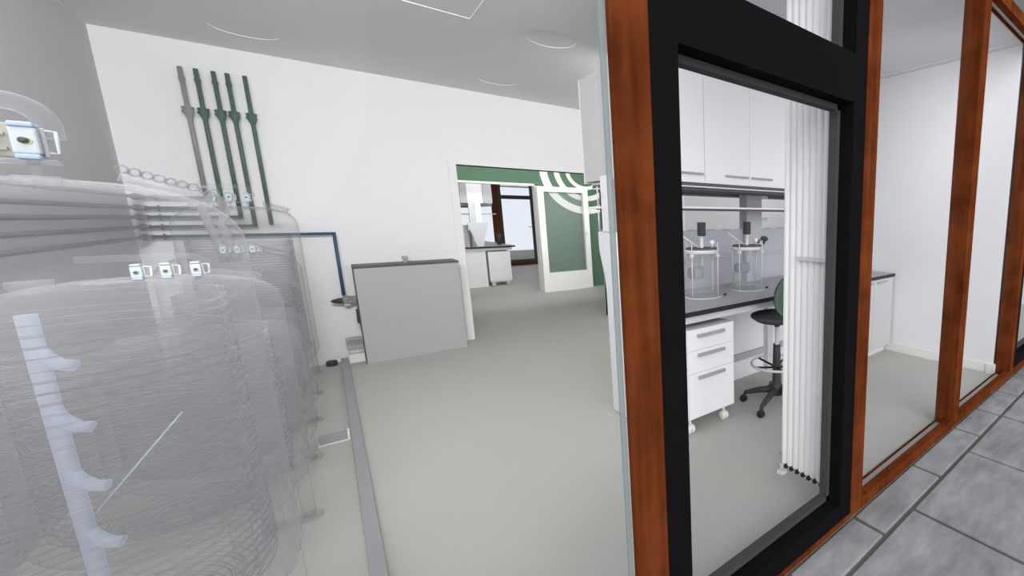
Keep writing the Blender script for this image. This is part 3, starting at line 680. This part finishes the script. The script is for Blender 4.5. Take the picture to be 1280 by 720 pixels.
# ------------------------------------------------------------------ bioreactor jars on the worktop
def jar(cx, cy, label, green):
    t = thing('bioreactor_jar', label, 'jar', (cx, cy, BZ), 'stirred glass jars on the worktop')
    z = BZ+.001; R = .125
    MB().lathe([(.0005, .0), (.155, .0), (.158, .004), (.155, .010), (.0005, .010)], (cx, cy, z), 40).build('base_plate', M['jar'], t)
    MB().torus((cx, cy, z+.006), .156, .005, n=48).build('base_rim', M['chrome'], t)
    MB().lathe([(R, .012), (R, .36), (R+.006, .372), (R+.006, .378)], (cx, cy, z), 40).build('glass_vessel', M['jar'], t)
    MB().lathe([(.0005, .405), (.128, .405), (.132, .400), (.132, .392), (.0005, .392)], (cx, cy, z), 40).build('lid', M['rail'], t)
    MB().lathe([(.133, .360), (.140, .362), (.140, .390), (.133, .392)], (cx, cy, z), 40).build('clamp_band', M['chrome'], t)
    MB().tube([(cx, cy, z+.19), (cx, cy, z+.50)], .016, 12).build('shaft', M['chrome'], t)
    MB().box(cx-.026, cx+.026, cy-.026, cy+.026, z+.50, z+.61, bevel=.006).build('motor', M['dark'], t)
    for k in range(4):
        a = math.radians(-70+90*k); x, y = cx+.148*math.cos(a), cy+.148*math.sin(a)
        MB().tube([(x, y, z+.008), (x, y, z+.45)], .0042, 8).build('tie_rod', M['chrome'], t)
        MB().box(x-.012, x+.012, y-.012, y+.012, z+.335, z+.36, bevel=.003).build('rod_clamp', M['white_grey'], t)
    px, py = cx+.075, cy-.04
    MB().tube([(px, py, z+.405), (px, py, z+.425), (px, py, z+.432), (px, py, z+.462)], [.008, .008, .017, .019], 12).build('port_knob', M['white'], t)
    MB().tube([(px, py, z+.05), (px, py, z+.40)], .005, 8).build('dip_tube', M['chrome'], t)
    MB().tube([(cx-.03, cy+.0, z+.405), (cx-.15, cy+.1, z+.52)], .006, 8).build('probe', M['chrome'], t)
    MB().lathe([(.0005, 0), (.048, 0), (.052, .01), (.052, .09), (.0005, .095)], (cx-.10, cy+.0, z+.205), 24, axis='x').build('impeller_drum', M['hose'], t)
    MB().lathe([(.0005, 0), (.040, 0), (.044, .004), (.044, .02)], (cx-.124, cy, z+.205), 24, axis='x').build('drum_cap', M['ring'], t)
    MB().tube([(cx-.25, cy+.2, z+.45), (cx-.02, cy+.2, z+.455), (cx+.14, cy-.05, z+.455)], .0025, 6).build('line', M['bracket_grey'], t)
    MB().tube([(cx+.150, cy-.088, z+.008), (cx+.170, cy-.103, z+.012)], .008, 10).build('drain_plug', M['near_black'], t)
    if green:
        MB().tube([(px+.02, py+.03, z+.44), (px+.055, py+.02, z+.43)], [.012, .02], 10).build('green_fitting', M['green_fit'], t)
        MB().tube([(cx+.115, cy-.06, z+.46), (cx+.15, cy-.09, z+.455), (cx+.168, cy-.105, z+.452)], [.020, .026, .006], 12).tube([(cx+.135, cy-.075, z+.44), (cx+.14, cy-.08, z+.405)], [.02, .005], 10).build('funnel', M['dark'], t)
jar(2.165, 2.80, 'stirred glass jar with dark motor, half behind the black window frame', False)
jar(2.675, 2.80, 'stirred glass jar with green fitting, standing beside the radiator', True)

# ------------------------------------------------------------------ stool
def stool():
    cx, cy = 2.60, 2.36
    t = thing('lab_stool', 'swivel lab stool with green back and chrome foot ring', 'stool', (cx, cy, 0))
    for k in range(5):
        a = math.radians(125+72*k); u, w = math.cos(a), math.sin(a)
        l = MB().tube([(cx+u*.03, cy+w*.03, .135), (cx+u*.15, cy+w*.15, .118), (cx+u*.275, cy+w*.275, .085), (cx+u*.29, cy+w*.29, .05)], [.032, .026, .018, .014], 10)
        lo = l.build('base_arm', M['dark'], t)
        x, y = cx+u*.29, cy+w*.29
        MB().lathe([(.0005, -.022), (.026, -.022), (.030, -.016), (.030, -.004), (.02, -.003), (.02, .003), (.030, .004), (.030, .016), (.026, .022), (.0005, .022)], (x, y, .030), 18, axis='x').build('caster', M['near_black'], lo)
    MB().lathe([(.0005, .09), (.052, .09), (.055, .13), (.045, .18), (.038, .20), (.034, .42), (.030, .535), (.0005, .535)], (cx, cy, 0), 20).build('column', M['dark'], t)
    MB().lathe([(.017, .53), (.017, .70)], (cx, cy, 0), 16).build('gas_lift', M['chrome'], t)
    MB().lathe([(.022, .69), (.03, .71), (.03, .73)], (cx, cy, 0), 16).build('mechanism', M['near_black'], t)
    ring = MB().torus((cx, cy, .37), .215, .011, n=48)
    ro = ring.build('foot_ring', M['chrome'], t)
    for k in range(5):
        a = math.radians(20+72*k)
        MB().tube([(cx+.03*math.cos(a), cy+.03*math.sin(a), .335), (cx+.21*math.cos(a), cy+.21*math.sin(a), .365)], .009, 8).build('spoke', M['near_black'], ro)
    MB().lathe([(.0005, .745), (.10, .735), (.18, .745), (.222, .775), (.222, .790), (.20, .800), (.0005, .792)], (cx, cy, 0), 36).build('seat', M['seat'], t)
    # backrest: curved padded oval towards the window, dark shell behind green pad
    def pad(name, off, mat, s):
        m = MB(); n, q = 28, 6; vs = []; fs = []
        for side in (0, 1):
            for i in range(q+1):
                rr = i/q
                for j in range(n):
                    a = 2*PI*j/n
                    lx = .185*s*rr*math.cos(a); lz = .175*s*rr*math.sin(a)
                    d = -.24-off-(.018*(1-rr**4) if side else 0)+.9*lx*lx
                    vs.append((cx-.09+lx*.92, cy+.02+d+lx*.1, .985+lz))
        for side in (0, 1):
            o = side*(q+1)*n
            for i in range(q):
                for j in range(n):
                    fs.append((o+i*n+j, o+i*n+(j+1) % n, o+(i+1)*n+(j+1) % n, o+(i+1)*n+j))
        e0, e1 = q*n, (q+1)*n+q*n
        for j in range(n): fs.append((e0+j, e0+(j+1) % n, e1+(j+1) % n, e1+j))
        m.add(vs, fs, True).build(name, mat, t)
    pad('backrest', .0, M['seat_green'], 1.0)
    pad('backrest_shell', -.006, M['near_black'], 1.02)
    MB().tube([(cx, cy-.10, .735), (cx-.05, cy-.25, .74), (cx-.08, cy-.262, .80), (cx-.09, cy-.25, .90)], .013, 10).build('back_arm', M['near_black'], t)
stool()

# ------------------------------------------------------------------ radiator
def radiator():
    x = 1.885
    t = thing('column_radiator', 'tall white column radiator just inside the black framed window', 'radiator', (x, 1.47, 0))
    n = 8; y1, y0 = 1.603, 1.295; p = (y1-y0)/(n-1)
    for k in range(n):
        y = y1-p*k
        m = MB()
        for dx in (-.028, .028):
            pr = []
            for (rx, ry) in [(math.cos(2*PI*j/16), math.sin(2*PI*j/16)) for j in range(16)]: pr.append((x+dx+.029*rx, y+.0215*ry))
            m.prism(pr, .105, 2.90, 'z')
        m.box(x-.03, x+.03, y-.012, y+.012, .108, .15).box(x-.03, x+.03, y-.012, y+.012, 2.85, 2.895)
        to = m.build('tube', M['radiator'], t)
        MB().box(x-.062, x-.022, y-p*.5-.009, y-p*.5+.009, .084, .1035).build('dark_gap', M['near_black'], to)  # black block added to stand in for the dark gap between tube bottoms
    MB().tube([(x, y0, .135), (x, y1, .135)], .014, 10).tube([(x, y0, 2.87), (x, y1, 2.87)], .014, 10).build('header', M['radiator'], t)
    MB().box(x-.085, x-.050, 1.29, 1.50, 1.365, 1.385, bevel=.004).tube([(x-.07, 1.48, 1.375), (x-.03, 1.48, 1.375)], .007, 8).tube([(x-.07, 1.32, 1.375), (x-.03, 1.32, 1.375)], .007, 8).build('hanging_bar', M['chrome'], t)
    f = MB().lathe([(.0005, .012), (.022, .012), (.034, .004), (.034, 0), (.0005, 0)], (x-.004, 1.655, 0), 20).tube([(x-.004, 1.655, .01), (x-.004, 1.655, .07)], .013, 12)
    f.build('foot', M['caster_white'], t)
    MB().tube([(x-.004, 1.655, .07), (x-.004, 1.655, .132)], .017, 12).tube([(x-.004, 1.655, .125), (x-.002, 1.605, .13)], .012, 10).build('valve', M['clear_part'], t)
radiator()

# ------------------------------------------------------------------ the far room, seen through the corridor
def far_room():
    # island running away from us, end on
    w = thing('worktop', 'dark worktop in the far room beyond the corridor', 'worktop', (2.46, 12.8, .90))
    MB().box(1.72, 3.17, 11.3, 14.4, .895, .93, top=1).build('slab', [M['black_top'], M['worktop']], w)
    b = thing('island_bench', 'white bench frame below the far room worktop', 'bench frame', (2.46, 12.8, 0))
    MB().box(1.78, 3.10, 11.34, 14.35, .83, .894).build('apron', M['white_side'], b)
    MB().box(2.18, 2.56, 11.38, 11.42, .0, .83).box(2.35, 2.45, 11.42, 14.3, .0, .83).build('end_panel', M['white'], b)
    d = thing('drawer_pedestal', 'white pedestal on casters at the far room bench end', 'drawer unit', (2.83, 11.6, 0))
    MB().box(2.60, 3.06, 11.36, 11.9, .12, .80).build('body', M['white'], d)
    MB().box(2.62, 3.05, 11.37, 11.89, .085, .119).build('base', M['white_grey'], d)
    for x, y in ((2.68, 11.42), (2.99, 11.42), (2.68, 11.84), (2.99, 11.84)):
        MB().lathe([(.0005, -.02), (.04, -.02), (.042, 0), (.04, .02), (.0005, .02)], (x, y, .042), 14, axis='y').tube([(x, y, .04), (x, y, .09)], .01, 8).build('caster', M['caster_white'], d)
    d2 = thing('drawer_pedestal', 'white pedestal beside the opening jamb in the far room', 'drawer unit', (1.97, 11.6, 0))
    MB().box(1.80, 2.15, 11.40, 11.95, .12, .82).build('body', M['white'], d2)
    for x in (1.86, 2.10): MB().lathe([(.0005, -.02), (.04, -.02), (.042, 0), (.04, .02), (.0005, .02)], (x, 11.46, .042), 14, axis='y').tube([(x, 11.46, .04), (x, 11.46, .125)], .01, 8).build('caster', M['caster_white'], d2)
    c = thing('service_column', 'tapered grey column closing the far room bench end', 'column', (2.46, 11.32, .93))
    MB().prism([(2.40, .935), (2.53, .935), (2.56, 1.15), (2.64, 1.38), (2.64, 1.47), (2.25, 1.47), (2.27, 1.38), (2.34, 1.15)], 11.30, 11.33, 'y').build('lower_panel', M['white_grey'], c)
    MB().box(2.31, 2.54, 11.315, 11.36, 1.46, 1.90).build('upper_post', M['white_grey'], c)
    MB().box(2.42, 2.54, 11.305, 11.314, 1.47, 1.93).build('post_cover', M['white'], c)
    s = thing('splash_panel', 'dark grey splash panel along the far room worktop', 'panel', (2.2, 12.8, .93))
    MB().box(2.33, 2.36, 11.40, 14.3, .931, 1.30).box(1.90, 2.29, 11.45, 11.47, .931, 1.42).build('panel', M['bracket_grey'], s)
    u = thing('wall_cabinet', 'white and grey upper cabinet over the far room bench', 'cabinet', (2.46, 12.0, 1.9))
    MB().box(1.88, 2.80, 11.38, 13.8, 1.90, 2.71).build('carcass', M['white'], u)
    MB().box(2.18, 2.31, 11.35, 11.379, 1.90, 2.71).box(2.62, 2.79, 11.35, 11.379, 1.90, 2.71).build('end_strip', M['bracket_grey'], u)
    MB().box(1.90, 2.78, 11.37, 13.8, 1.84, 1.885).build('light_rail', M['rail'], u)
    h = thing('bench_shelf', 'thin shelf below the far room upper cabinet', 'shelf', (2.46, 12.2, 1.67))
    MB().box(1.98, 2.30, 11.40, 13.7, 1.655, 1.675).box(2.55, 2.86, 11.40, 13.7, 1.655, 1.675).build('board', M['splash'], h)
    o = MB().lathe([(.0005, .27), (.035, .27), (.05, .24), (.05, .0), (.0005, 0)], (3.02, 12.0, .931), 20).build('canister', M['dark'])
    tag(o, 'dark canister on the far room worktop before the timber post', 'canister')
far_room()

# ------------------------------------------------------------------ light
W = bpy.data.worlds.new('sky'); SC.world = W; W.use_nodes = True
nt = W.node_tree; nt.nodes.clear()
wo = nt.nodes.new('ShaderNodeOutputWorld'); bg = nt.nodes.new('ShaderNodeBackground')
bg.inputs['Color'].default_value = (.775, .815, .885, 1); bg.inputs['Strength'].default_value = 1.08
nt.links.new(bg.outputs[0], wo.inputs['Surface'])
def sun(name, d, e, ang, col=(1, .985, .96)):
    l = bpy.data.lights.new(name, 'SUN'); l.energy = e; l.angle = math.radians(ang); l.color = col
    o = bpy.data.objects.new(name, l); COL.objects.link(o); o.location = (0, -3, 5)
    o.rotation_euler = Vector(d).to_track_quat('-Z', 'Y').to_euler(); return o
sun('hazy_sun', (.42, .86, -.27), 2.55, 60)
def fill_light(name, loc, d, sx, sy, e, spread=105, col=(1, .99, .98)):
    l = bpy.data.lights.new(name, 'AREA'); l.shape = 'RECTANGLE'; l.size = sx; l.size_y = sy; l.energy = e; l.color = col
    l.spread = math.radians(spread)
    o = bpy.data.objects.new(name, l); COL.objects.link(o); o.location = loc
    o.rotation_euler = Vector(d).to_track_quat('-Z', 'Y').to_euler(); return o
# added fill lights without fittings, to brighten the walls: behind the facade, over the aisle, the corridor opening and the mural doorway
fill_light('wall_fill_light', (-.3, 1.6, 2.9), (-.12, 1, -.24), 1.5, .3, 76, 150)
fill_light('partition_fill_light', (3.45, 1.5, 2.9), (1, .45, -.35), 1.0, .25, 1.5)
fill_light('aisle_fill_light', (3.3, 3.95, 2.74), (.0, 1, -.35), 2.0, .25, 22, 180)
fill_light('corridor_wall_fill_light', (3.0, 6.85, 2.5), (.0, 1, -.14), 3.4, .3, 56, 120)
fill_light('far_room_wall_fill_light', (3.6, 10.05, 2.7), (0, 1, -.2), 3.0, .3, 32, 160)

# ------------------------------------------------------------------ camera
cam = bpy.data.cameras.new('camera'); co = bpy.data.objects.new('camera', cam); COL.objects.link(co)
FPX, PPX, PPY = 536.0, 946.0, 360.0
cam.sensor_fit = 'HORIZONTAL'; cam.sensor_width = 36.0; cam.lens = 36.0*FPX/1280.0
cam.shift_x = (640.0-PPX)/1280.0; cam.shift_y = 0.0
cam.clip_start = .02; cam.clip_end = 200
p = math.atan(89/536.0)
co.location = (0, 0, 1.6)
co.rotation_euler = (PI/2-p, 0, -PI/4)
SC.camera = co

SC.view_settings.view_transform = 'Standard'; SC.view_settings.look = 'None'
SC.view_settings.exposure = 0.0; SC.view_settings.gamma = 1.0
SC.view_settings.use_curve_mapping = False
SC.cycles.transparent_max_bounces = 96; SC.cycles.max_bounces = 10; SC.cycles.diffuse_bounces = 6
SC.cycles.use_denoising = True
SC.cycles.sample_clamp_indirect = 6.0
